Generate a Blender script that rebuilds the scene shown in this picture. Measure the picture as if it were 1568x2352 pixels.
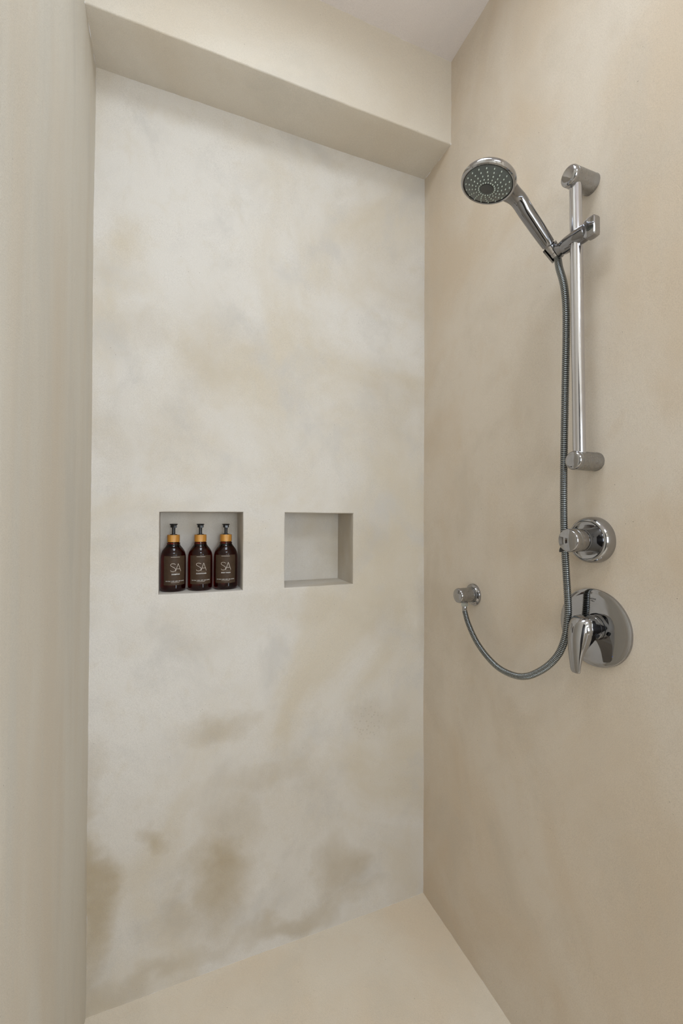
import bpy, bmesh, math, random
from mathutils import Vector, Matrix, noise

for o in list(bpy.data.objects):
    bpy.data.objects.remove(o, do_unlink=True)
scene = bpy.context.scene
COL = scene.collection
PI = math.pi

# ------------------------------------------------------------------ camera
cam_data = bpy.data.cameras.new('camera')
cam_data.sensor_fit = 'HORIZONTAL'; cam_data.sensor_width = 36.0
cam_data.lens = 36.0 * 983.39 / 1568.0
cam_data.clip_start = 0.02
cam = bpy.data.objects.new('camera', cam_data); COL.objects.link(cam)
CR, CU, CF = Vector((.9299, -.3679, .0040)), Vector((-.0079, -.0093, .9999)), Vector((.3678, .9298, .0115))
cam.matrix_world = Matrix(((CR.x, CU.x, -CF.x, -.8316), (CR.y, CU.y, -CF.y, -1.3059), (CR.z, CU.z, -CF.z, 1.32), (0, 0, 0, 1)))
scene.camera = cam

# ------------------------------------------------------------------ room numbers (metres)
W, HS, D, HC = 1.0323, 2.5296, .1559, 2.8003      # alcove width, soffit height, beam depth, ceiling
YB = -3.1                                          # wall behind the camera
WX0, WX1, WZ0, WZ1 = -.94, -.12, .90, 1.92         # window in it
SKYLIGHTS = [(-.97, -.37, -1.15, -.55, 7.0), (-.92, -.22, -2.90, -2.10, 15.5)]   # x, x, y, y, watts: ceiling skylight, and a far one added to balance the brightness
NZ0, NZ1 = 1.0987, 1.3325
NICHES = [(-.8651, -.6341, .112), (-.5050, -.2725, .141)]
RY0, RY1, RZ0, RZ1 = -2.05, -1.30, .40, 1.85        # side window in the right wall, behind the viewer
EXPOSURE = 0.29
WINDOW_W = 25.0
SIDE_W = 8.0
DAY = (.84, .925, 1.0)

# ------------------------------------------------------------------ world, lights, exposure
world = bpy.data.worlds.new('sky'); scene.world = world; world.use_nodes = True
bg = world.node_tree.nodes['Background']
bg.inputs[0].default_value = (.72, .82, 1.0, 1); bg.inputs[1].default_value = 1.2

def area_light(name, loc, rot, sx, sy, power, color, spread=PI):
    l = bpy.data.lights.new(name, 'AREA'); l.shape = 'RECTANGLE'; l.size = sx; l.size_y = sy
    l.energy = power; l.color = color; l.spread = spread
    o = bpy.data.objects.new(name, l); COL.objects.link(o); o.location = loc; o.rotation_euler = rot
    return o
# daylight entering through the window in the wall behind the camera
area_light('window_daylight', ((WX0 + WX1) / 2, YB - .06, (WZ0 + WZ1) / 2), (math.radians(90), 0, 0), WX1 - WX0, WZ1 - WZ0, WINDOW_W, DAY)
side = area_light('side_daylight', (.06, (RY0 + RY1) / 2, (RZ0 + RZ1) / 2), (math.radians(90), 0, math.radians(90)), RY1 - RY0, RZ1 - RZ0, SIDE_W, DAY)
for (a, b, c, d, watts) in SKYLIGHTS:
    area_light('skylight_daylight', ((a + b) / 2, (c + d) / 2, HC + .06), (0, 0, 0), b - a, d - c, watts, DAY)

vs = scene.view_settings
vs.view_transform = 'Standard'; vs.look = 'None'; vs.gamma = 1.0; vs.exposure = EXPOSURE
vs.use_curve_mapping = False

# ------------------------------------------------------------------ materials
def new_mat(name):
    m = bpy.data.materials.new(name); m.use_nodes = True
    nt = m.node_tree
    return m, nt, nt.nodes['Principled BSDF']

def setp(b, **k):
    for key, v in k.items():
        b.inputs[key.replace('_', ' ')].default_value = v

def lin(r, g, b):
    f = lambda c: (c / 255 / 12.92) if c / 255 <= .04045 else ((c / 255 + .055) / 1.055) ** 2.4
    return (f(r), f(g), f(b), 1)

def N(nt, t, **k):
    n = nt.nodes.new(t)
    for a, v in k.items(): setattr(n, a, v)
    return n

def mixc(nt, fac, a, b):
    n = N(nt, 'ShaderNodeMix', data_type='RGBA')
    for sock, v in ((n.inputs[0], fac), (n.inputs[6], a), (n.inputs[7], b)):
        if hasattr(v, 'is_linked'): nt.links.new(v, sock)
        else: sock.default_value = v
    return n.outputs[2]

def noise_tex(nt, vec, scale, detail=4, rough=.55, dist=0.0):
    n = N(nt, 'ShaderNodeTexNoise'); n.inputs['Scale'].default_value = scale
    n.inputs['Detail'].default_value = detail; n.inputs['Roughness'].default_value = rough
    n.inputs['Distortion'].default_value = dist
    nt.links.new(vec, n.inputs['Vector'])
    return n

def ramp(nt, val, lo, hi, a=0.0, b=1.0):
    n = N(nt, 'ShaderNodeMapRange'); n.interpolation_type = 'SMOOTHSTEP'
    nt.links.new(val, n.inputs[0])
    for i, v in enumerate((lo, hi, a, b)): n.inputs[i + 1].default_value = v
    return n.outputs[0]

def plaster(name, light, tan, grey, stain=None, blobs=(), streak=(1, 1, 1), seed=0.0, bump=.30):
    """hand-trowelled lime plaster: pale clouds, tan clouds, trowel marks, pits and (optionally) water stains"""
    m, nt, b = new_mat(name); L = nt.links
    geo = N(nt, 'ShaderNodeNewGeometry')
    off = N(nt, 'ShaderNodeVectorMath', operation='ADD'); L.new(geo.outputs['Position'], off.inputs[0]); off.inputs[1].default_value = (seed, seed * .7, seed * 1.3)
    P = off.outputs[0]
    sc = N(nt, 'ShaderNodeVectorMath', operation='MULTIPLY'); L.new(P, sc.inputs[0]); sc.inputs[1].default_value = streak
    PS = sc.outputs[0]
    n1 = noise_tex(nt, PS, 2.1, 5, .55, .6); n2 = noise_tex(nt, PS, 5.5, 6, .6, .4); n3 = noise_tex(nt, PS, 17, 4, .6, .3)
    c = mixc(nt, ramp(nt, n1.outputs[0], .40, .66), light, tan)
    c = mixc(nt, ramp(nt, n2.outputs[0], .47, .72, 0, .75), c, grey)
    c = mixc(nt, ramp(nt, n3.outputs[0], .50, .75, 0, .35), c, tan)
    if blobs:
        wn = noise_tex(nt, P, 5.0, 4, .55); w2 = noise_tex(nt, P, 2.2, 3, .5)
        sub = N(nt, 'ShaderNodeVectorMath', operation='SUBTRACT'); L.new(wn.outputs['Color'], sub.inputs[0]); sub.inputs[1].default_value = (.5, .5, .5)
        mul = N(nt, 'ShaderNodeVectorMath', operation='MULTIPLY_ADD'); L.new(sub.outputs[0], mul.inputs[0]); mul.inputs[1].default_value = (.30, 0, .30); L.new(geo.outputs['Position'], mul.inputs[2])
        acc = None
        for (bx, bz, rx, rz, amt) in blobs:
            d = N(nt, 'ShaderNodeVectorMath', operation='SUBTRACT'); L.new(mul.outputs[0], d.inputs[0]); d.inputs[1].default_value = (bx, 0, bz)
            e = N(nt, 'ShaderNodeVectorMath', operation='MULTIPLY'); L.new(d.outputs[0], e.inputs[0]); e.inputs[1].default_value = (1 / rx, 0, 1 / rz)
            ln = N(nt, 'ShaderNodeVectorMath', operation='LENGTH'); L.new(e.outputs[0], ln.inputs[0])
            r = ramp(nt, ln.outputs['Value'], .05, 1.65, amt * .95, 0)
            if acc is None: acc = r
            else:
                mx = N(nt, 'ShaderNodeMath', operation='MAXIMUM'); L.new(acc, mx.inputs[0]); L.new(r, mx.inputs[1]); acc = mx.outputs[0]
        k = N(nt, 'ShaderNodeMath', operation='MULTIPLY'); L.new(acc, k.inputs[0]); L.new(ramp(nt, w2.outputs[0], .30, .60, .55, 1.0), k.inputs[1])
        c = mixc(nt, k.outputs[0], c, stain)
        # speckled patch of little burst blisters low on the right
        vs_ = N(nt, 'ShaderNodeTexVoronoi'); vs_.inputs['Scale'].default_value = 95; L.new(P, vs_.inputs['Vector'])
        d = N(nt, 'ShaderNodeVectorMath', operation='SUBTRACT'); L.new(geo.outputs['Position'], d.inputs[0]); d.inputs[1].default_value = (-.215, 0, .635)
        e = N(nt, 'ShaderNodeVectorMath', operation='MULTIPLY'); L.new(d.outputs[0], e.inputs[0]); e.inputs[1].default_value = (1 / .075, 0, 1 / .085)
        ln = N(nt, 'ShaderNodeVectorMath', operation='LENGTH'); L.new(e.outputs[0], ln.inputs[0])
        sp = N(nt, 'ShaderNodeMath', operation='MULTIPLY'); L.new(ramp(nt, ln.outputs['Value'], .3, 1.0, .38, 0), sp.inputs[0]); L.new(ramp(nt, vs_.outputs['Distance'], .20, .36, 1, 0), sp.inputs[1])
        c = mixc(nt, sp.outputs[0], c, (.36, .30, .22, 1))
    # tiny dark pits
    v = N(nt, 'ShaderNodeTexVoronoi'); v.inputs['Scale'].default_value = 60; v.inputs['Randomness'].default_value = 1
    L.new(P, v.inputs['Vector'])
    pn = noise_tex(nt, P, 9.0, 2)
    pit = N(nt, 'ShaderNodeMath', operation='MULTIPLY')
    L.new(ramp(nt, v.outputs['Distance'], .03, .075, 1, 0), pit.inputs[0]); L.new(ramp(nt, pn.outputs[0], .56, .66), pit.inputs[1])
    c = mixc(nt, pit.outputs[0], c, (grey[0] * .45, grey[1] * .42, grey[2] * .38, 1))
    gr = noise_tex(nt, P, 650, 2, .7)
    c = mixc(nt, ramp(nt, gr.outputs[0], .38, .72, 0, .26), c, (grey[0] * .55, grey[1] * .52, grey[2] * .5, 1))
    L.new(c, b.inputs['Base Color'])
    setp(b, Roughness=.62); b.inputs['Specular IOR Level'].default_value = .28
    # relief
    f1 = noise_tex(nt, P, 420, 3, .65); f2 = noise_tex(nt, PS, 26, 5, .62, .8); f3 = noise_tex(nt, PS, 5, 3, .5)
    a1 = N(nt, 'ShaderNodeMath', operation='MULTIPLY_ADD'); L.new(f2.outputs[0], a1.inputs[0]); a1.inputs[1].default_value = 1.6; L.new(f1.outputs[0], a1.inputs[2])
    a2 = N(nt, 'ShaderNodeMath', operation='MULTIPLY_ADD'); L.new(f3.outputs[0], a2.inputs[0]); a2.inputs[1].default_value = 3.0; L.new(a1.outputs[0], a2.inputs[2])
    bp = N(nt, 'ShaderNodeBump'); bp.inputs['Strength'].default_value = bump; bp.inputs['Distance'].default_value = .0016
    L.new(a2.outputs[0], bp.inputs['Height']); L.new(bp.outputs[0], b.inputs['Normal'])
    return m

def metal(name, col, rough, aniso=0.0, brushed=False):
    m, nt, b = new_mat(name)
    setp(b, Base_Color=col, Metallic=1.0, Roughness=rough)
    tc = N(nt, 'ShaderNodeTexCoord'); n = noise_tex(nt, tc.outputs['Object'], 60 if brushed else 40, 3)
    nt.links.new(ramp(nt, n.outputs[0], .3, .75, max(rough - .02, .01), rough + (.06 if brushed else .05)), b.inputs['Roughness'])
    return m

def plain(name, col, rough=.4, spec=.5, var=.12):
    m, nt, b = new_mat(name)
    tc = N(nt, 'ShaderNodeTexCoord'); n = noise_tex(nt, tc.outputs['Object'], 120, 3)
    nt.links.new(mixc(nt, ramp(nt, n.outputs[0], .3, .7), col, tuple(c * (1 - var) for c in col[:3]) + (1,)), b.inputs['Base Color'])
    setp(b, Roughness=rough); b.inputs['Specular IOR Level'].default_value = spec
    return m

LIGHT, TAN, GREY = (.665, .625, .570, 1), (.560, .475, .365, 1), (.545, .515, .475, 1)
STAIN = (.335, .248, .128, 1)
back_blobs = [(-.690, .250, .115, .150, .85), (-.640, .400, .110, .130, .45), (-.805, .180, .110, .070, .50), (-.845, .448, .050, .055, .60), (-1.025, .340, .055, .330, .75), (-.331, .185, .085, .120, .62),
              (-.726, .682, .110, .055, .48), (-.560, .520, .230, .075, .42), (-.400, .500, .120, .060, .30), (-.205, .630, .120, .080, .36), (-.520, .070, .330, .045, .50), (-.900, .060, .200, .035, .40),
              (-.887, 1.85, .075, .060, .24), (-.735, 1.81, .090, .160, .26), (-.860, 1.55, .150, .110, .20), (-.150, 1.70, .110, .140, .20), (-.990, 1.50, .050, .160, .22), (-.250, 1.22, .140, .070, .20), (-.550, .380, .550, .330, .26), (-.480, 1.03, .240, .050, .16), (-.160, .980, .110, .090, .20), (-.800, .980, .140, .060, .18)]
M_BACK = plaster('plaster_back', LIGHT, (.590, .520, .415, 1), GREY, STAIN, back_blobs, (1, 1, .8), 3.1)
M_RIGHT = plaster('plaster_right', (.712, .628, .525, 1), (.660, .545, .415, 1), (.635, .552, .450, 1), streak=(1, 1.0, .75), seed=7.7)
M_LEFT = plaster('plaster_left', (.640, .600, .520, 1), (.600, .530, .430, 1), (.570, .535, .465, 1), streak=(1, 1.6, .25), seed=1.9)
M_BEAM = plaster('plaster_beam', (.690, .630, .540, 1), (.650, .575, .470, 1), (.620, .570, .490, 1), seed=12.3)
M_CEIL = plaster('plaster_ceiling', (.830, .770, .745, 1), (.800, .735, .705, 1), (.770, .725, .710, 1), seed=5.2, bump=.15)
M_FLOOR = plaster('plaster_floor', (.760, .675, .555, 1), (.735, .618, .475, 1), (.690, .610, .495, 1), seed=9.4)
M_CHROME = metal('chrome', (.40, .40, .41, 1), .045)
M_CHROME_DARKREFL = metal('chrome_dark_reflection', (.27, .27, .28, 1), .04)  # chrome with its dark reflections put into the base colour
M_SATIN = metal('satin_chrome', (.36, .355, .35, 1), .27, brushed=True)
M_BAR = metal('polished_tube', (.60, .60, .63, 1), .13)
M_HOSE = metal('hose_steel', (.27, .285, .285, 1), .18)
M_ZINC = metal('zinc_nut', (.55, .60, .60, 1), .3)
M_FACE = plain('grey_spray_plate', (.115, .130, .122, 1), .30)
M_FACEC = plain('spray_plate_centre', (.065, .068, .068, 1), .45)
M_NOZZLE = plain('translucent_nozzle', (.62, .68, .60, 1), .3)
M_BLACK = plain('black_plastic', (.010, .010, .011, 1), .28)
M_RUBBER = plain('black_seal', (.012, .012, .014, 1), .5)
M_INK = plain('dark_print', (.03, .03, .032, 1), .5)
M_BLUE = plain('blue_dot_paint', (.02, .10, .45, 1), .4)
M_LABEL = plain('brown_label_paper', (.062, .037, .021, 1), .5, .2, .18)
M_PRINT = plain('cream_print', (.70, .62, .54, 1), .5)
M_WHITE = plain('white_print', (.85, .83, .80, 1), .5)
M_GOLD = plain('tan_print', (.30, .21, .13, 1), .5)
M_FRAME = plain('window_frame_paint', (.75, .74, .72, 1), .4)
M_DARK_PANEL = plain('dark_panel_paint', (.022, .016, .012, 1), .5, .3, .35)

def amber():
    m, nt, b = new_mat('amber_plastic'); L = nt.links
    setp(b, Base_Color=(.36, .085, .018, 1), Roughness=.03, IOR=1.46)
    b.inputs['Transmission Weight'].default_value = 1.0
    tc = N(nt, 'ShaderNodeTexCoord'); n = noise_tex(nt, tc.outputs['Object'], 30, 2)
    L.new(ramp(nt, n.outputs[0], .3, .7, .02, .05), b.inputs['Roughness'])
    va = N(nt, 'ShaderNodeVolumeAbsorption'); va.inputs['Color'].default_value = (.78, .25, .05, 1); va.inputs['Density'].default_value = 55
    L.new(va.outputs[0], nt.nodes['Material Output'].inputs['Volume'])
    return m
M_AMBER = amber()

def bamboo():
    m, nt, b = new_mat('bamboo'); L = nt.links
    tc = N(nt, 'ShaderNodeTexCoord')
    mp = N(nt, 'ShaderNodeVectorMath', operation='MULTIPLY'); L.new(tc.outputs['Object'], mp.inputs[0]); mp.inputs[1].default_value = (1, 1, .06)
    n1 = noise_tex(nt, mp.outputs[0], 110, 3, .6); n2 = noise_tex(nt, mp.outputs[0], 420, 3, .6)
    c = mixc(nt, ramp(nt, n1.outputs[0], .42, .60), (.62, .31, .070, 1), (.48, .205, .028, 1))
    c = mixc(nt, ramp(nt, n2.outputs[0], .52, .72, 0, .55), c, (.27, .11, .02, 1))
    L.new(c, b.inputs['Base Color']); setp(b, Roughness=.42)
    return m
M_BAMBOO = bamboo()

# ------------------------------------------------------------------ builders
def link_mesh(name, verts, faces, mat, parent=None, smooth=True, sharp=None, origin=None):
    o0 = Vector(origin) if origin is not None else (parent_loc(parent) if parent else Vector((0, 0, 0)))
    me = bpy.data.meshes.new(name)
    me.from_pydata([tuple(Vector(v) - o0) for v in verts], [], faces)
    bm = bmesh.new(); bm.from_mesh(me)
    bmesh.ops.remove_doubles(bm, verts=bm.verts, dist=1e-6)
    bmesh.ops.recalc_face_normals(bm, faces=bm.faces)
    if smooth:
        ang = math.radians(sharp if sharp else 35)
        for f in bm.faces: f.smooth = True
        for e in bm.edges:
            if len(e.link_faces) == 2 and e.calc_face_angle(0) > ang: e.smooth = False
    bm.to_mesh(me); bm.free(); me.update()
    me.materials.append(mat)
    o = bpy.data.objects.new(name, me); COL.objects.link(o)
    if parent:
        o.parent = parent
        if origin is not None: o.location = o0 - parent_loc(parent)
    else: o.location = o0
    return o

def parent_loc(p):
    v = Vector((0, 0, 0))
    while p is not None:
        v = v + p.location; p = p.parent
    return v

def thing(name, label, cat, loc, group=None):
    o = bpy.data.objects.new(name, None); COL.objects.link(o); o.location = loc
    o.empty_display_size = .05
    o['label'] = label; o['category'] = cat
    if group: o['group'] = group
    return o

def structure(o, label, cat=None):
    o['kind'] = 'structure'; o['label'] = label
    if cat: o['category'] = cat
    return o

def frame(axis, hint=(0, 0, 1)):
    a = Vector(axis).normalized(); h = Vector(hint)
    if abs(a.dot(h)) > .98: h = Vector((0, 1, 0))
    e1 = h.cross(a).normalized(); e2 = a.cross(e1).normalized()
    return a, e1, e2

def lathe(profile, origin, axis, seg=64, cap0=True, cap1=True):
    """profile: list of (distance along axis, radius)"""
    a, e1, e2 = frame(axis); o = Vector(origin); V = []; F = []
    for (t, r) in profile:
        for k in range(seg):
            an = 2 * PI * k / seg
            V.append(o + a * t + (e1 * math.cos(an) + e2 * math.sin(an)) * r)
    n = len(profile)
    for i in range(n - 1):
        for k in range(seg):
            F.append((i * seg + k, i * seg + (k + 1) % seg, (i + 1) * seg + (k + 1) % seg, (i + 1) * seg + k))
    if cap0: F.append(tuple(range(seg))[::-1])
    if cap1: F.append(tuple((n - 1) * seg + k for k in range(seg)))
    return V, F

def loft(sections, cap=True):
    n = len(sections[0]); V = [p for s in sections for p in s]; F = []
    for i in range(len(sections) - 1):
        for k in range(n):
            F.append((i * n + k, i * n + (k + 1) % n, (i + 1) * n + (k + 1) % n, (i + 1) * n + k))
    if cap:
        F.append(tuple(range(n))[::-1]); F.append(tuple((len(sections) - 1) * n + k for k in range(n)))
    return V, F

def join(*parts):
    V, F = [], []
    for v, f in parts:
        b = len(V); V += list(v); F += [tuple(i + b for i in q) for q in f]
    return V, F

def rrect(c, ex, ey, hx, hy, r, seg=5):
    """rounded rectangle outline around c in the plane ex, ey"""
    P = []
    for (sx, sy, a0) in ((1, 1, 0), (-1, 1, 90), (-1, -1, 180), (1, -1, 270)):
        for k in range(seg + 1):
            a = math.radians(a0 + 90 * k / seg)
            P.append(c + ex * (sx * (hx - r) + r * math.cos(a)) + ey * (sy * (hy - r) + r * math.sin(a)))
    return P

def catmull(P, n):
    P = [Vector(p) for p in P]; out = []
    for i in range(len(P) - 1):
        p0 = P[max(i - 1, 0)]; p1 = P[i]; p2 = P[i + 1]; p3 = P[min(i + 2, len(P) - 1)]
        for k in range(n):
            t = k / n
            out.append(.5 * ((2 * p1) + (p2 - p0) * t + (2 * p0 - 5 * p1 + 4 * p2 - p3) * t * t + (3 * p1 - p0 - 3 * p2 + p3) * t ** 3))
    out.append(P[-1]); return out

# ------------------------------------------------------------------ the plastered room
def wob(p):
    """hand-plastered unevenness shared by all surfaces, so that neighbouring surfaces still meet"""
    p = Vector(p)
    return p + noise.noise_vector(p * 3.1 + Vector((4.2, 1.7, 9.1))) * .0022 + noise.noise_vector(p * 21.0) * .0008

def steps(a, b, s=.022):
    n = max(1, int(round(abs(b - a) / s))); return [a + (b - a) * i / n for i in range(n + 1)]

def grid(us, vs, fn, skip=None):
    V = [wob(fn(u, v)) for u in us for v in vs]; F = []; m = len(vs)
    for i in range(len(us) - 1):
        for j in range(m - 1):
            if skip and skip((us[i] + us[i + 1]) / 2, (vs[j] + vs[j + 1]) / 2): continue
            F.append((i * m + j, (i + 1) * m + j, (i + 1) * m + j + 1, i * m + j + 1))
    return V, F

def pieces(cuts, s=.022):
    out = []
    for a, b in zip(cuts[:-1], cuts[1:]): out += steps(a, b, s)[:-1]
    return out + [cuts[-1]]

LIP = .003
hx = []
for (a, b, d) in NICHES: hx += [a - LIP, b + LIP]
us = pieces([-W] + hx + [0.0]); zs = pieces([0.0, NZ0 - LIP, NZ1 + LIP, HS])
in_hole = lambda x, z: NZ0 - LIP < z < NZ1 + LIP and any(a - LIP < x < b + LIP for (a, b, d) in NICHES)
v, f = grid(us, zs, lambda x, z: (x, 0, z), in_hole)
wall_back = structure(link_mesh('wall_back', v, f, M_BACK, sharp=50), 'mottled beige plaster wall with two square niches, below the beam', 'wall')

for i, (a, b, d) in enumerate(NICHES):
    parts = []
    def ring(o, y, xs_, zs_):
        # closed rectangle outline with the wall's own subdivisions
        sx = lambda x: (a - o if x == 0 else b + o if x == 1 else a + (b - a) * x)
        P = [(sx(t), y, NZ0 - o) for t in xs_[:-1]] + [(b + o, y, NZ0 + (NZ1 - NZ0) * t if 0 < t < 1 else (NZ0 - o if t == 0 else NZ1 + o)) for t in zs_[:-1]]
        P += [(sx(t), y, NZ1 + o) for t in xs_[:0:-1]] + [(a - o, y, NZ0 + (NZ1 - NZ0) * t if 0 < t < 1 else (NZ0 - o if t == 0 else NZ1 + o)) for t in zs_[:0:-1]]
        return [wob(p) for p in P]
    xs_ = steps(0, 1, .1); zs_ = steps(0, 1, .1)
    prof = [(LIP, -.0003), (LIP * .55, .0002), (LIP * .16, .0012), (0, .003)] + [(0, y) for y in steps(.003, d, .022)[1:]]
    secs = [ring(o, y, xs_, zs_) for (o, y) in prof]
    parts.append(loft(secs, cap=False))
    parts.append(grid([a + (b - a) * t for t in xs_], [NZ0 + (NZ1 - NZ0) * t for t in zs_], lambda x, z: (x, d, z)))
    v, f = join(*parts)
    n = link_mesh('niche', v, f, M_BACK, wall_back, sharp=50)
    n['label'] = ['square plaster niche holding three amber bottles', 'empty square plaster niche'][i]

v, f = grid(pieces([YB, RY0, RY1, -D, 0.0], .03), pieces([0.0, RZ0, RZ1, HS, HC], .03), lambda y, z: (0, y, z), lambda y, z: (y > -D and z > HS) or (RY0 < y < RY1 and RZ0 < z < RZ1))
wall_right = structure(link_mesh('wall_right', v, f, M_RIGHT, sharp=50), 'warm beige plaster wall carrying the shower rail and the valves', 'wall')
v, f = grid(pieces([YB, -D, 0.0], .03), pieces([0.0, HS, HC], .03), lambda y, z: (-W, y, z), lambda y, z: y > -D and z > HS)
wall_left = structure(link_mesh('wall_left', v, f, M_LEFT, sharp=50), 'grey-beige plaster wall close by at the left edge', 'wall')

# beam across the top: front face and soffit with a softly rounded arris
xs = steps(-W, 0.0)
prof = [(0.0, HS), (-D * .25, HS), (-D * .5, HS), (-D * .75, HS), (-D + .004, HS), (-D + .0012, HS + .0008), (-D, HS + .004)] + [(-D, z) for z in steps(HS + .004, HC)[1:]]
V = []; F = []
for x in xs:
    for (y, z) in prof: V.append(wob((x, y, z)))
m = len(prof)
for i in range(len(xs) - 1):
    for j in range(m - 1): F.append((i * m + j, (i + 1) * m + j, (i + 1) * m + j + 1, i * m + j + 1))
beam = structure(link_mesh('trim_1', V, F, M_BEAM, sharp=60), 'pale plaster beam projecting across the top of the back wall', 'beam')

v, f = grid(steps(-W, 0, .03), steps(YB, 0, .03), lambda x, y: (x, y, 0.0))
floor = structure(link_mesh('floor', v, f, M_FLOOR, sharp=50), 'smooth light beige plaster shower floor', 'floor')
v, f = grid(pieces([-W, -.97, -.92, -.37, -.22, 0], .03), pieces([YB, -2.90, -2.10, -1.15, -.55, -D], .03), lambda x, y: (x, y, HC), lambda x, y: any(a < x < b and c < y < d for (a, b, c, d, w_) in SKYLIGHTS))
ceiling = structure(link_mesh('ceiling', v, f, M_CEIL, sharp=50), 'greyish mauve plaster ceiling above the beam', 'ceiling')

# wall behind the camera with the window the daylight comes through
v, f = grid(pieces([-W, WX0, WX1, 0], .05), pieces([0, WZ0, WZ1, HC], .05), lambda x, z: (x, YB, z), lambda x, z: WX0 < x < WX1 and WZ0 < z < WZ1)
structure(link_mesh('wall_rear', v, f, M_LEFT, sharp=50), 'beige plaster wall with a window behind the viewer', 'wall')
def box(x0, x1, y0, y1, z0, z1):
    V = [Vector((x, y, z)) for x in (x0, x1) for y in (y0, y1) for z in (z0, z1)]
    return V, [(0, 1, 3, 2), (4, 6, 7, 5), (0, 4, 5, 1), (2, 3, 7, 6), (0, 2, 6, 4), (1, 5, 7, 3)]
win = thing('window_1', 'white framed window in the wall behind the viewer', 'window', ((WX0 + WX1) / 2, YB, WZ0)); win['kind'] = 'structure'
v, f = join(box(WX0, WX0 + .04, YB - .04, YB + .01, WZ0, WZ1), box(WX1 - .04, WX1, YB - .04, YB + .01, WZ0, WZ1), box(WX0 + .04, WX1 - .04, YB - .04, YB + .01, WZ0, WZ0 + .04),
            box(WX0 + .04, WX1 - .04, YB - .04, YB + .01, WZ1 - .04, WZ1), box((WX0 + WX1) / 2 - .02, (WX0 + WX1) / 2 + .02, YB - .035, YB + .005, WZ0 + .04, WZ1 - .04))
link_mesh('window_frame', v, f, M_FRAME, win, smooth=False)

side_win = thing('window_4', 'white framed side window in the right wall behind the viewer', 'window', (0, (RY0 + RY1) / 2, RZ0)); side_win['kind'] = 'structure'
v, f = join(box(-.005, .05, RY0, RY0 + .03, RZ0, RZ1), box(-.005, .05, RY1 - .03, RY1, RZ0, RZ1), box(-.005, .05, RY0 + .03, RY1 - .03, RZ0, RZ0 + .03), box(-.005, .05, RY0 + .03, RY1 - .03, RZ1 - .03, RZ1))
link_mesh('window_frame', v, f, M_FRAME, side_win, smooth=False)
# skylight frame in the ceiling and an added dark panel in the left wall, both behind the viewer
for i, (SX0, SX1, SY0, SY1, w_) in enumerate(SKYLIGHTS):
    sky = thing('window_%d' % (i + 2), ['white framed skylight in the ceiling above the shower', 'unseen white framed skylight added far behind the viewer for brightness'][i], 'window', ((SX0 + SX1) / 2, (SY0 + SY1) / 2, HC)); sky['kind'] = 'structure'
    v, f = join(box(SX0, SX0 + .03, SY0, SY1, HC - .005, HC + .05), box(SX1 - .03, SX1, SY0, SY1, HC - .005, HC + .05), box(SX0 + .03, SX1 - .03, SY0, SY0 + .03, HC - .005, HC + .05), box(SX0 + .03, SX1 - .03, SY1 - .03, SY1, HC - .005, HC + .05))
    link_mesh('window_frame', v, f, M_FRAME, sky, smooth=False)
DY0, DY1 = -2.35, -1.42  # unseen dark panel, added to give the chrome something dark to reflect
unseen_panel = thing('unseen_panel_1', 'unseen dark panel added in the left wall behind the viewer for dark reflections', 'unseen_panel', (-W, (DY0 + DY1) / 2, 0)); unseen_panel['kind'] = 'structure'
v, f = join(box(-W - .01, -W + .03, DY0, DY0 + .10, .01, 2.1), box(-W - .01, -W + .03, DY1 - .10, DY1, .01, 2.1), box(-W - .01, -W + .03, DY0 + .10, DY1 - .10, .01, .22), box(-W - .01, -W + .03, DY0 + .10, DY1 - .10, 1.98, 2.1))
link_mesh('panel_rim', v, f, M_DARK_PANEL, unseen_panel, smooth=False)
v, f = box(-W - .01, -W + .018, DY0 + .10, DY1 - .10, .22, 1.98); link_mesh('panel_face', v, f, M_DARK_PANEL, unseen_panel, smooth=False)

# ------------------------------------------------------------------ slide rail on the right wall
BX = -.047
BT, BB = Vector((BX, -.6545, 2.036)), Vector((BX, -.6630, 1.4385))
rail = thing('shower_rail', 'chrome slide rail standing off the right wall on two brackets', 'shower rail', (0, -.659, 1.4385))
ba = (BB - BT)
v, f = lathe([(0, .0121), (ba.length, .0121)], BT, ba, 40); link_mesh('bar', v, f, M_BAR, rail)
for (c, nm) in ((BT, 'upper'), (BB, 'lower')):
    base = Vector((0, c.y, c.z))
    R_ = .0205 if nm == 'upper' else .0195
    v, f = lathe([(-.003, R_ * 1.02), (.002, R_ * 1.02), (.0035, R_), (.0585, R_), (.0590, R_ - .0006)], base, (-1, 0, 0), 56)
    br = link_mesh('bracket', v, f, M_SATIN, rail)
    v, f = lathe([(.0588, R_ - .0004), (.0594, R_ + .0001), (.0635, R_), (.0668, R_ - .0015), (.0686, R_ - .0042), (.0692, R_ - .0075), (.0694, .0001)], base, (-1, 0, 0), 56, False, True)
    link_mesh('end_cap', v, f, M_CHROME, br)
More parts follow.
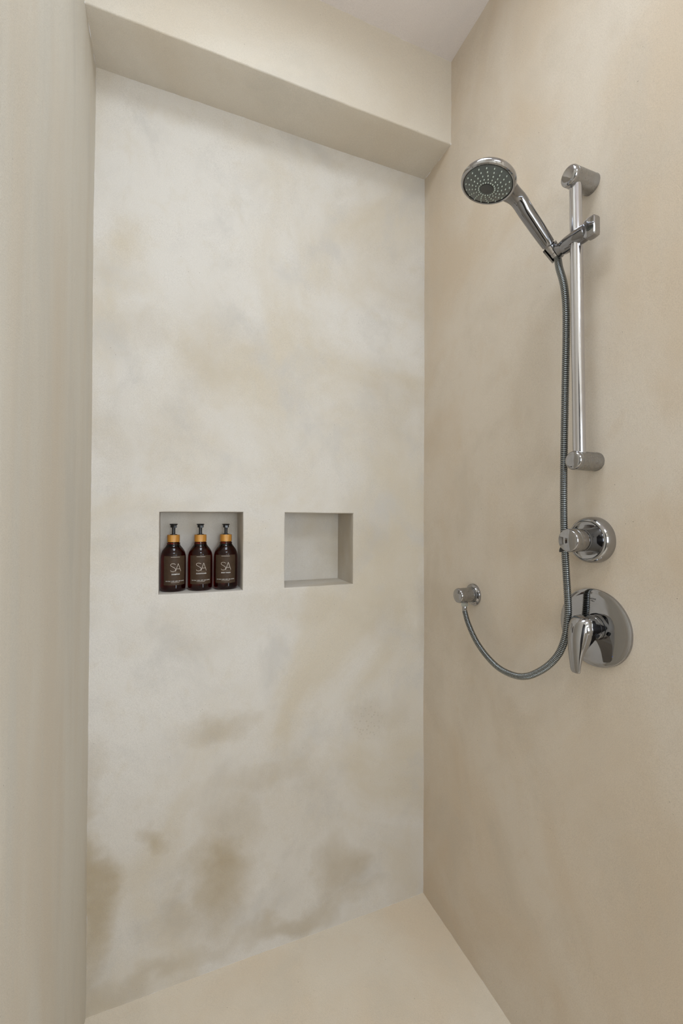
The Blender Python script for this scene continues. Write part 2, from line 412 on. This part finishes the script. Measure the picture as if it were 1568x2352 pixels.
# slider: sleeve around the bar, tightening knob towards the viewer, hook holder on the far side
SC = BT + ba * ((2.036 - 1.9065) / (2.036 - 1.4385))
AY = Vector((0, 1, 0)); AX = Vector((-1, 0, 0)); AZ = Vector((0, 0, 1))
def oval(c, ex, ey, rx, ry, n=40):
    return [c + ex * (rx * math.cos(2 * PI * k / n)) + ey * (ry * math.sin(2 * PI * k / n)) for k in range(n)]
secs = []
for (dy, rx, rz) in ((-.0255, .0120, .0135), (-.0245, .0150, .0165), (-.020, .0160, .0175), (0, .0163, .0178), (.020, .0160, .0172), (.030, .0150, .0160), (.031, .0142, .0152)):
    secs.append(oval(SC + AY * dy, AX, AZ, rx, rz))
v, f = loft(secs); slider = link_mesh('slider', v, f, M_CHROME_DARKREFL, rail)
secs = []
for (dy, hx_, hz, r) in ((-.0235, .0095, .0160, .004), (-.0265, .0105, .0185, .004), (-.0345, .0100, .0200, .0035), (-.0435, .0092, .0200, .0035), (-.0465, .0088, .0195, .0035), (-.0480, .0070, .0175, .0035)):
    secs.append(rrect(SC + AY * dy, AX, AZ, hx_, hz, r))
v, f = loft(secs); link_mesh('knob', v, f, M_CHROME, slider, sharp=28)

# hand shower directions
HY = -.600                                                     # plane in which the hand shower leans out
H0 = Vector((-.0555, HY, 1.9160))                              # hose end of the handle
HEAD = Vector((-.2300, HY, 2.0085))                            # centre of the spray face
hd = Vector((-.750, 0, .661)).normalized()                     # handle direction
fa, fb = math.radians(77), math.radians(6)
FN = Vector((-math.cos(fa) * math.cos(fb), math.sin(fb), -math.sin(fa) * math.cos(fb))).normalized()
hn = Vector((-hd.z, 0, hd.x)).normalized()                     # underside of the handle
if hn.z > 0: hn = -hn
# hook holder: C-shaped cup around the hose cone, open towards the underside
def cup(c, ax, n, y, r0, r1, t, length, gap):
    secs = []; K = 30
    for (s, o) in ((0, 0), (length, 1)):
        ro = r0 + (r1 - r0) * o
        sec = []
        for k in range(K + 1):
            an = math.radians(gap / 2 + (360 - gap) * k / K); sec.append(c + ax * s + (n * math.cos(an) + y * math.sin(an)) * (ro + t))
        for k in range(K, -1, -1):
            an = math.radians(gap / 2 + (360 - gap) * k / K); sec.append(c + ax * s + (n * math.cos(an) + y * math.sin(an)) * ro)
        secs.append(sec)
    V = [p for s in secs for p in s]; n_ = len(secs[0]); F = []
    for k in range(n_): F.append((k, (k + 1) % n_, n_ + (k + 1) % n_, n_ + k))
    for b_ in (0, n_):
        for k in range(K): F.append((b_ + k, b_ + k + 1, b_ + n_ - 2 - k, b_ + n_ - 1 - k))
    return V, F
CUP = H0 - hd * .027
v, f = cup(CUP, hd, hn, AY, .0100, .0122, .0034, .034, 100)
link_mesh('holder_cup', v, f, M_CHROME_DARKREFL, slider, sharp=40)
secs = []
near = CUP + hd * .015 - AY * .0125
p0 = SC + AY * .0305
for t in (0, .15, .3, .5, .7, .85, 1.0):
    c = p0.lerp(near, t); w = 1 - .08 * math.sin(PI * t)
    e1 = AX.lerp(hd, t).normalized(); e2 = AZ.lerp(-hn, t).normalized()
    secs.append(oval(c, e1, e2, (.0142 + .0030 * t) * w, (.0150 - .0028 * t) * w))
v, f = loft(secs); link_mesh('holder_arm', v, f, M_CHROME_DARKREFL, slider)

# ------------------------------------------------------------------ hand shower
hs = thing('hand_shower', 'chrome hand shower with grey spray face, leaning out from the rail holder', 'shower head', H0)
inw = Vector((.974, 0, -.225))                                 # from the head towards the handle, in the plane of the face
S0 = H0 + hd * .0115
pts = catmull([S0, S0 + hd * .040, S0 + hd * .085, S0 + hd * .118, HEAD - FN * .0125 + inw * .034, HEAD - FN * .0125 + inw * .012], 8)
rad = [(.0132, .0132), (.0148, .0148), (.0158, .0152), (.0172, .0140), (.0270, .0105), (.0400, .0080)]
secs = []
for i, p in enumerate(pts):
    t = i / 8; k = min(int(t), 4); u = t - k; u = u * u * (3 - 2 * u) if k >= 3 else u
    rw = rad[k][0] + (rad[k + 1][0] - rad[k][0]) * u; rt = rad[k][1] + (rad[k + 1][1] - rad[k][1]) * u
    tan = (pts[min(i + 1, len(pts) - 1)] - pts[max(i - 1, 0)]).normalized()
    e2 = AY.cross(tan).normalized()
    secs.append(oval(p, AY, e2, rw, rt, 36))
v, f = loft(secs); handle = link_mesh('handle', v, f, M_CHROME_DARKREFL, hs)
RF = .0495
v, f = lathe([(-.0015, RF + .0002), (.0008, RF + .0010), (.0014, RF + .0028), (.0002, RF + .0052), (-.0040, RF + .0066), (-.0085, RF + .0062), (-.0135, RF + .0020), (-.0180, RF - .0085), (-.0210, RF - .022), (-.0225, RF - .036), (-.0228, .001)], HEAD, FN, 80, False, True)
head = link_mesh('head_shell', v, f, M_CHROME, hs)
v, f = lathe([(-.0022, RF + .0012), (-.0002, RF + .0006), (.0002, RF - .0008)], HEAD, FN, 80, False, False); link_mesh('seal_ring', v, f, M_RUBBER, head)
v, f = lathe([(-.0030, RF - .0004), (-.0004, RF - .0006), (.0010, RF - .003), (.0030, .041), (.0052, .034), (.0072, .026), (.0088, .018), (.0094, .0136), (.0084, .0130), (.0084, .0001)], HEAD, FN, 80, False, True)
face = link_mesh('spray_face', v, f, M_FACE, hs)
v, f = lathe([(.0078, .0122), (.0096, .0121), (.0100, .0105), (.0102, .0001)], HEAD, FN, 48, False, True); link_mesh('centre_disc', v, f, M_FACEC, face)
fa_, fe1, fe2 = frame(FN)
parts = []
for ri, (r, n_) in enumerate(((.0165, 20), (.0230, 18), (.0300, 18), (.0370, 18), (.0440, 18))):
    for k in range(n_):
        an = 2 * PI * (k + .15 * ri + .3) / n_
        c = HEAD + (fe1 * math.cos(an) + fe2 * math.sin(an)) * r
        z = .0102 - .0102 * (r / .050) ** 1.9
        parts.append(lathe([(z - .001, .00115), (z + .0014, .0011), (z + .0021, .0008)], c, FN, 8, False, True))
v, f = join(*parts); nz = link_mesh('nozzles', v, f, M_NOZZLE, face); nz['kind'] = 'stuff'
v, f = lathe([(.0082, .0100), (.0086, .0112), (.0100, .0116), (.0104, .0108), (.0118, .0108)], H0, hd, 40); link_mesh('handle_collar', v, f, M_CHROME, hs)

# ------------------------------------------------------------------ metal hose
hose = thing('shower_hose', 'corrugated steel shower hose looping from the hand shower to the wall outlet', 'hose', (-.04, -.60, .93))
OUT = Vector((-.036, -.2735, 1.0930))                         # where the outlet's elbow hangs
hp = [H0 - hd * .017, H0 - hd * .024 + Vector((0, -.001, -.002)), (-.0405, -.6080, 1.8720), (-.0455, -.6240, 1.8260), (-.0450, -.6290, 1.7800), (-.0460, -.6305, 1.7200), (-.0470, -.6282, 1.5900),
      (-.0460, -.6235, 1.4250), (-.0400, -.6180, 1.3100), (-.0385, -.6195, 1.2440), (-.0370, -.6214, 1.1970), (-.0350, -.6239, 1.1314), (-.0345, -.6224, 1.1030), (-.0355, -.6175, 1.0622), (-.0380, -.6050, 1.0250),
      (-.0410, -.5845, .9950), (-.0420, -.5550, .9677), (-.0440, -.5180, .9432), (-.0430, -.4750, .9303), (-.0420, -.4208, .9308), (-.0400, -.3688, .9486), (-.0380, -.3250, .9767), (-.0370, -.2916, 1.0150), (-.0360, -.2765, 1.0420), (-.036, -.2735, 1.0480)]
raw = catmull(hp, 40)
acc = [0.0]
for a, b in zip(raw[:-1], raw[1:]): acc.append(acc[-1] + (b - a).length)
total = acc[-1]; pitch = .0042; rings = int(total / pitch)
def at_len(s):
    lo_, hi_ = 0, len(acc) - 1
    while hi_ - lo_ > 1:
        m_ = (lo_ + hi_) // 2
        if acc[m_] <= s: lo_ = m_
        else: hi_ = m_
    t = (s - acc[lo_]) / max(1e-9, acc[hi_] - acc[lo_]); return raw[lo_].lerp(raw[hi_], t)
secs = []; SEG = 18; prevx = Vector((0, 1, 0)); radp = (.0056, .0069, .0076, .0078, .0076, .0069, .0056)
ph = (0, .06, .18, .43, .66, .80, .86)
for i in range(rings):
    for q in range(7):
        s = min(total, (i + ph[q]) * total / rings); p = at_len(s)
        tan = (at_len(min(total, s + .002)) - at_len(max(0, s - .002))).normalized()
        e1 = (prevx - tan * prevx.dot(tan)).normalized(); prevx = e1; e2 = tan.cross(e1)
        secs.append([p + e1 * (radp[q] * math.cos(2 * PI * k / SEG)) + e2 * (radp[q] * math.sin(2 * PI * k / SEG)) for k in range(SEG)])
v, f = loft(secs); link_mesh('corrugated_tube', v, f, M_HOSE, hose, sharp=75)
secs = []; prevx = Vector((0, 1, 0))
for i in range(rings // 2 + 1):
    s = total * i / (rings // 2); p = at_len(s); tan = (at_len(min(total, s + .002)) - at_len(max(0, s - .002))).normalized()
    e1 = (prevx - tan * prevx.dot(tan)).normalized(); prevx = e1; e2 = tan.cross(e1)
    secs.append([p + e1 * (.0064 * math.cos(2 * PI * k / SEG)) + e2 * (.0064 * math.sin(2 * PI * k / SEG)) for k in range(SEG)])
v, f = loft(secs); link_mesh('inner_liner', v, f, M_RUBBER, hose)
# conical connector in the holder, and straight connector with hexagon nut at the outlet
v, f = lathe([(-.0185, .0080), (-.0180, .0086), (-.0105, .0090), (-.0103, .0082), (-.0090, .0082), (-.0088, .0090), (-.0040, .0092), (-.0030, .0095), (.0080, .0105)], H0, hd, 40); link_mesh('cone_connector', v, f, M_CHROME, hose)
v, f = lathe([(0, .0066), (.0012, .0070), (.0150, .0070), (.0160, .0066)], (OUT.x, OUT.y, 1.0615), (0, 0, -1), 32); link_mesh('sleeve', v, f, M_CHROME, hose)
v, f = lathe([(0, .0095), (.001, .0107), (.009, .0107), (.0105, .0095)], (OUT.x, OUT.y, 1.0718), (0, 0, -1), 6); link_mesh('hex_nut', v, f, M_ZINC, hose, smooth=False)

# ------------------------------------------------------------------ wall outlet elbow
ob = Vector((0, -.2690, 1.0920))
outlet = thing('wall_outlet', 'small round chrome wall outlet where the hose ends, near the corner', 'water outlet', ob)
v, f = lathe([(-.003, .0322), (.003, .0322), (.0045, .0315), (.0050, .0300), (.0056, .0292), (.0090, .0275), (.0100, .0265), (.0102, .0235)], ob, (-1, 0, 0), 64); link_mesh('flange', v, f, M_CHROME, outlet)
v, f = lathe([(.009, .0232), (.0135, .0232), (.0140, .0214), (.0490, .0214), (.0494, .0208)], ob, (-1, 0, 0), 56); link_mesh('body', v, f, M_SATIN, outlet)
v, f = lathe([(.0492, .0210), (.0496, .0216), (.0545, .0214), (.0575, .0200), (.0590, .0178), (.0594, .0001)], ob, (-1, 0, 0), 56, False, True); link_mesh('end_cap', v, f, M_CHROME, outlet)
v, f = lathe([(.018, .0090), (.0210, .0090), (.0215, .0078), (.0240, .0078)], (OUT.x, OUT.y, ob.z), (0, 0, -1), 32); link_mesh('spigot', v, f, M_CHROME, outlet)

# ------------------------------------------------------------------ diverter valve
dc = Vector((0, -.6580, 1.2735))
div = thing('diverter_valve', 'chrome diverter knob on a thick round flange between rail and mixer', 'valve', dc)
v, f = lathe([(-.003, .0490), (.0060, .0490), (.0150, .0478), (.0205, .0455), (.0232, .0425), (.0236, .0405), (.0222, .0390), (.0215, .0370), (.0215, .0225)], dc, (-1, 0, 0), 80); link_mesh('flange', v, f, M_CHROME, div, sharp=50)
v, f = lathe([(.0205, .0237), (.0370, .0237), (.0374, .0230), (.0384, .0230), (.0388, .0237), (.0515, .0237), (.0530, .0229)], dc, (-1, 0, 0), 64); collar = link_mesh('collar', v, f, M_CHROME_DARKREFL, div)
v, f = lathe([(.0520, .0226), (.0526, .0240), (.0610, .0240), (.0614, .0236), (.0622, .0236), (.0626, .0240), (.0700, .0240)], dc, (-1, 0, 0), 64); knob = link_mesh('knob', v, f, M_SATIN, div)
v, f = lathe([(.0698, .0240), (.0730, .0239), (.0755, .0228), (.0765, .0212), (.0768, .0001)], dc, (-1, 0, 0), 64, False, True); link_mesh('end_cap', v, f, M_CHROME, knob)
# pointer lever on the lower far side of the knob
pd = Vector((0, math.cos(math.radians(-46)), math.sin(math.radians(-46)))); pe = Vector((0, -pd.z, pd.y))
secs = [rrect(dc + pd * r + Vector((-.0690, 0, 0)), AX, pe, hw, ht, .0009, 3) for (r, hw, ht) in ((.0215, .0035, .0050), (.0280, .0033, .0042), (.0325, .0028, .0026), (.0352, .0020, .0011))]
v, f = loft(secs); link_mesh('pointer', v, f, M_BLACK, knob)
# shower symbol printed on the fixed ring
def on_cyl(poly, c, r, x0, ang0):
    """flat shape (u along -X, w around) laid on a cylinder about the X axis"""
    return [Vector((-(x0 + u), c.y + r * math.cos(ang0 + w / r), c.z + r * math.sin(ang0 + w / r))) for (u, w) in poly]
parts = []
tri = [(-.0016, -.0022), (.0, -.0022), (.0012, -.0016), (.0016, 0), (.0012, .0016), (.0, .0022), (-.0016, .0022)]
a0 = math.radians(180 - 22)
parts.append((on_cyl([(w * .8, u * .8 + .0012) for (u, w) in tri], dc, .02385, .0300, a0), [tuple(range(7))]))
for q in range(3):
    for s in range(2):
        parts.append((on_cyl([(-.0014 + q * .0014 + a_, -.0018 - s * .0013 + b_) for (a_, b_) in ((-.0003, -.0004), (.0003, -.0004), (.0003, .0004), (-.0003, .0004))], dc, .02385, .0300, a0), [(0, 1, 2, 3)]))
v, f = join(*parts); link_mesh('shower_symbol', v, f, M_INK, collar, smooth=False)

# ------------------------------------------------------------------ mixer valve
mc = Vector((0, -.6590, 1.0890))
mix = thing('mixer_valve', 'large round chrome mixer plate with a curved lever handle', 'valve', mc)
v, f = lathe([(-.003, .0812), (.0030, .0812), (.0044, .0806), (.0050, .0796), (.0052, .0788), (.0058, .0786), (.0066, .0765), (.0072, .070), (.0078, .045), (.0080, .024)], mc, (-1, 0, 0), 112); plate = link_mesh('plate', v, f, M_CHROME, mix)
PLX = .0078
v, f = lathe([(.004, .0262), (.0120, .0262), (.0128, .0254), (.0140, .0254), (.0142, .0266), (.0340, .0266), (.0420, .0258), (.0480, .0235), (.0515, .0195), (.0530, .0115), (.0534, .0003)], mc, (-1, 0, 0), 64, False, True); body = link_mesh('cartridge_dome', v, f, M_CHROME, mix)
v, f = lathe([(.0126, .0257), (.0130, .0261), (.0138, .0261), (.0142, .0257)], mc, (-1, 0, 0), 64, False, False); link_mesh('seal_ring', v, f, M_RUBBER, body)
v, f = lathe([(.0270, .0045), (.0288, .0045), (.0290, .0030), (.0280, .0028), (.0278, .0002)], mc + Vector((-.0250, 0, 0)), (0, -.94, -.34), 20, True, True); link_mesh('grub_screw', v, f, M_RUBBER, body)
# lever: starts on top of the dome, swells forward and sweeps down to a thin blade
LV = [(.0275, .0400, .0300, .0090), (.0240, .0480, .0285, .0185), (.0180, .0545, .0270, .0232), (.0090, .0595, .0260, .0252), (-.0020, .0622, .0260, .0258), (-.0120, .0638, .0275, .0252), (-.0210, .0645, .0325, .0236),
      (-.0300, .0645, .0405, .0212), (-.0400, .0642, .0470, .0186), (-.0520, .0634, .0516, .0158), (-.0640, .0622, .0540, .0136), (-.0750, .0608, .0548, .0121), (-.0830, .0596, .0550, .0111), (-.0870, .0588, .0550, .0098), (-.0885, .0580, .0555, .0070)]
cp = catmull([Vector((z, o_, i_)) for (z, o_, i_, w_) in LV], 4); cw = catmull([Vector((w_, 0, 0)) for (z, o_, i_, w_) in LV], 4)
secs = []
for p, q in zip(cp, cw):
    z, xo, xi, w_ = p.x, p.y, p.z, q.x; sec = []
    for k in range(25):
        an = PI * k / 24 - PI / 2; fx = max(0.0, math.cos(an)) ** .68
        sec.append(mc + Vector((-(xi + (xo - xi) * fx), w_ * math.sin(an), z)))
    for k in range(1, 12):
        t = 1 - 2 * k / 12; sec.append(mc + Vector((-(xi + .0012 * (1 - t * t) * min(1.0, (xo - xi) / .012)), w_ * t, z)))
    secs.append(sec)
v, f = loft(secs); link_mesh('lever', v, f, M_CHROME, mix, sharp=60)
v, f = lathe([(PLX - .0020, .0019), (PLX - .0006, .0019), (PLX - .0004, .0003)], Vector((0, -.7035, 1.0415)), (-1, 0, 0), 16, True, True); link_mesh('blue_dot', v, f, M_BLUE, plate)

# ------------------------------------------------------------------ lettering helpers
def text_shape(txt, size, spacing=1.0, bold=0.0):
    """text as flat triangles centred on the origin, returned as (points2d, faces, width)"""
    cu = bpy.data.curves.new('lettering', 'FONT'); cu.body = txt; cu.size = size; cu.align_x = 'CENTER'; cu.align_y = 'CENTER'; cu.space_character = spacing
    cu.resolution_u = 3; cu.offset = size * bold
    to = bpy.data.objects.new('lettering', cu); COL.objects.link(to)
    bpy.context.view_layer.update()
    dg = bpy.context.evaluated_depsgraph_get(); me = bpy.data.meshes.new_from_object(to.evaluated_get(dg))
    P = [(q.co.x, q.co.y) for q in me.vertices]; F = [tuple(p.vertices) for p in me.polygons]
    bpy.data.objects.remove(to); bpy.data.curves.remove(cu); bpy.data.meshes.remove(me)
    return P, F
def stroke(P, w):
    """a 2-D polyline given a width"""
    P = [Vector((x, y)) for (x, y) in P]; V = []; F = []
    for i, p in enumerate(P):
        t = (P[min(i + 1, len(P) - 1)] - P[max(i - 1, 0)]).normalized(); n_ = Vector((-t.y, t.x)) * w * .5
        V += [(p.x + n_.x, p.y + n_.y), (p.x - n_.x, p.y - n_.y)]
    for i in range(len(P) - 1): F.append((2 * i, 2 * i + 1, 2 * i + 3, 2 * i + 2))
    return V, F

# maker's mark engraved at the top of the plate
P, F = text_shape('GROHE', .0046, 1.05)
lg = Vector((-.0080, -.6600, 1.1497))
parts = [([lg + Vector((0, -x, y)) for (x, y) in P], F)]
for q in range(3):
    V2, F2 = stroke([(-.005 + .01 * k / 16, -.0034 - q * .0008 + .0004 * math.sin(k / 16 * 2 * PI)) for k in range(17)], .0003)
    parts.append(([lg + Vector((0, -x, y)) for (x, y) in V2], F2))
v, f = join(*parts); link_mesh('engraved_mark', v, f, M_INK, plate, smooth=False)

# ------------------------------------------------------------------ amber pump bottles in the left niche
RB = .0352
KZ = .95                                                       # bottle height
bottle_prof = [(.0, .0285), (.0006, .0305), (.0022, .0325), (.0055, .0343), (.0100, .0350), (.0160, RB), (.0900, RB), (.1020, RB), (.1100, .0347), (.1175, .0332), (.1240, .0307), (.1300, .0272), (.1345, .0240),
               (.1380, .0214), (.1410, .0196), (.1440, .0184), (.1458, .0180), (.1464, .0188), (.1478, .0192), (.1490, .0188), (.1496, .0168), (.1520, .0160)]
def label_wrap(P, z0, ang_c, r):
    return [Vector((r * math.sin(ang_c + x / r), -r * math.cos(ang_c + x / r), z0 + y)) for (x, y) in P]
def print_strips(rnd, width, h, words):
    """fine print too small to read: rows of short letter strokes"""
    out = []; n_ = sum(words) + len(words) - 1; dx = width / n_; x = -width / 2
    for w_ in words:
        for k in range(w_):
            kind = rnd.random(); a, b = x + dx * .12, x + dx * .82
            if kind < .75: out.append(([(a, -h / 2), (a + dx * .26, -h / 2), (a + dx * .26, h / 2), (a, h / 2)], [(0, 1, 2, 3)]))
            if kind > .30: out.append(([(a, h / 2 - h * .26), (b, h / 2 - h * .26), (b, h / 2), (a, h / 2)], [(0, 1, 2, 3)]))
            if kind > .15: out.append(([(a, -h / 2), (b, -h / 2), (b, -h / 2 + h * .26), (a, -h / 2 + h * .26)], [(0, 1, 2, 3)]))
            x += dx
        x += dx
    return join(*out)
def make_bottle(x, y, name_txt, ang, label, txt_size):
    b = thing('pump_bottle', label, 'bottle', (x, y, NZ0 + .0012), 'amber pump bottles in the left niche')
    o = (x, y, NZ0 + .0012); O = Vector(o)
    sz = lambda pr: [(t * KZ, r) for (t, r) in pr]
    v, f = lathe(sz(bottle_prof), o, (0, 0, 1), 72); body = link_mesh('bottle_body', v, f, M_AMBER, b)
    v, f = lathe(sz([(.1512, .0158), (.1514, .0170), (.1520, .0176), (.1725, .0176), (.1735, .0170), (.1737, .0100)]), o, (0, 0, 1), 56); link_mesh('bamboo_collar', v, f, M_BAMBOO, b)
    v, f = lathe(sz([(.1730, .0100), (.1754, .0098), (.1758, .0062), (.1764, .0047), (.1880, .0046), (.1960, .0050), (.1964, .0086), (.2040, .0090), (.2056, .0112), (.2068, .0115), (.2078, .0108), (.2082, .0080)]), o, (0, 0, 1), 40)
    pump = link_mesh('pump', v, f, M_BLACK, b)
    sd = Vector((math.sin(ang + .12), -math.cos(ang + .12), 0)); sx = Vector((-sd.y, sd.x, 0))
    sd2 = sd
    secs = [rrect(O + Vector((0, 0, z * KZ)) + sd2 * t, sx, Vector((0, 0, 1)), w_, h_, .0012, 3) for (t, z, w_, h_) in ((0, .2015, .0050, .0040), (.012, .2018, .0046, .0036), (.017, .2012, .0040, .0034), (.0200, .1995, .0036, .0034))]
    v, f = loft(secs); link_mesh('spout', v, f, M_BLACK, pump)
    # paper label wrapped on the front
    RL = RB + .00025; half = math.radians(54); Z0, Z1 = .0200, .1045
    K = 36; V = []; F = []
    for k in range(K + 1):
        a_ = ang - half + 2 * half * k / K
        for z in (Z0, Z1): V.append(O + Vector((RL * math.sin(a_), -RL * math.cos(a_), z)))
    for k in range(K): F.append((2 * k, 2 * k + 2, 2 * k + 3, 2 * k + 1))
    lab = link_mesh('paper_label', V, F, M_LABEL, b)
    RP = RL + .0002
    put = lambda PF, dx, z: (([O + q for q in label_wrap([(px + dx, py) for (px, py) in PF[0]], z, ang, RP)]), PF[1])
    # monogram drawn with thin strokes, S overlapping A
    S_pts = []
    ctrl = [(.0012, .0085), (-.0016, .0110), (-.0058, .0112), (-.0082, .0088), (-.0078, .0052), (-.0046, .0022), (-.0006, -.0012), (.0014, -.0052), (.0004, -.0092), (-.0030, -.0112), (-.0066, -.0108), (-.0086, -.0082)]
    S_pts = [(q.x, q.y) for q in catmull([Vector((a_, b_, 0)) for (a_, b_) in ctrl], 6)]
    S_pts = [(px * 1.40 - .0020, py) for (px, py) in S_pts]
    lw_ = .00085
    parts = [put(stroke(S_pts, lw_), .0012, .0710)]
    subd = lambda a_, b_: [(a_[0] + (b_[0] - a_[0]) * k / 8, a_[1] + (b_[1] - a_[1]) * k / 8) for k in range(9)]
    for (a_, b_) in (((-.0004, -.0113), (.0066, .0113)), ((.0066, .0113), (.0136, -.0113)), ((.0026, -.0040), (.0108, -.0040))):
        parts.append(put(stroke(subd((a_[0] * 1.12, a_[1]), (b_[0] * 1.12, b_[1])), lw_), .0012, .0710))
    v, f = join(*parts); link_mesh('monogram', v, f, M_PRINT, lab, smooth=False)
    P, F = text_shape(name_txt, txt_size, 1.0, .010); v, f = put((P, F), .0018, .0512); link_mesh('product_name', v, f, M_WHITE, lab, smooth=False)
    rnd = random.Random(5)
    v, f = put(print_strips(rnd, .0290, .0014, (2, 6, 9, 5)), .0022, .0570); link_mesh('small_print', v, f, M_GOLD, lab, smooth=False)
    v, f = put(print_strips(rnd, .0560, .0022, (9, 5, 5, 11)), .0005, .0315); link_mesh('small_print', v, f, M_WHITE, lab, smooth=False)
    for (hw_, th_, z_) in ((.0125, .0007, .1010), (.0120, .0006, .0277)):
        v, f = put(stroke(subd((-hw_, 0), (hw_, 0)), th_), .0005, z_); link_mesh('border_line', v, f, M_PRINT, lab, smooth=False)
    return b
make_bottle(-.8268, .0650, 'SHAMPOO', math.radians(8), 'amber pump bottle labelled SHAMPOO with bamboo collar, farthest from the empty niche', .0049)
make_bottle(-.7510, .0600, 'CONDITIONER', math.radians(-1), 'amber pump bottle labelled CONDITIONER with bamboo collar, middle of the three', .0044)
make_bottle(-.6765, .0560, 'BODY WASH', math.radians(-8), 'amber pump bottle labelled BODY WASH with bamboo collar, nearest the empty niche', .0047)
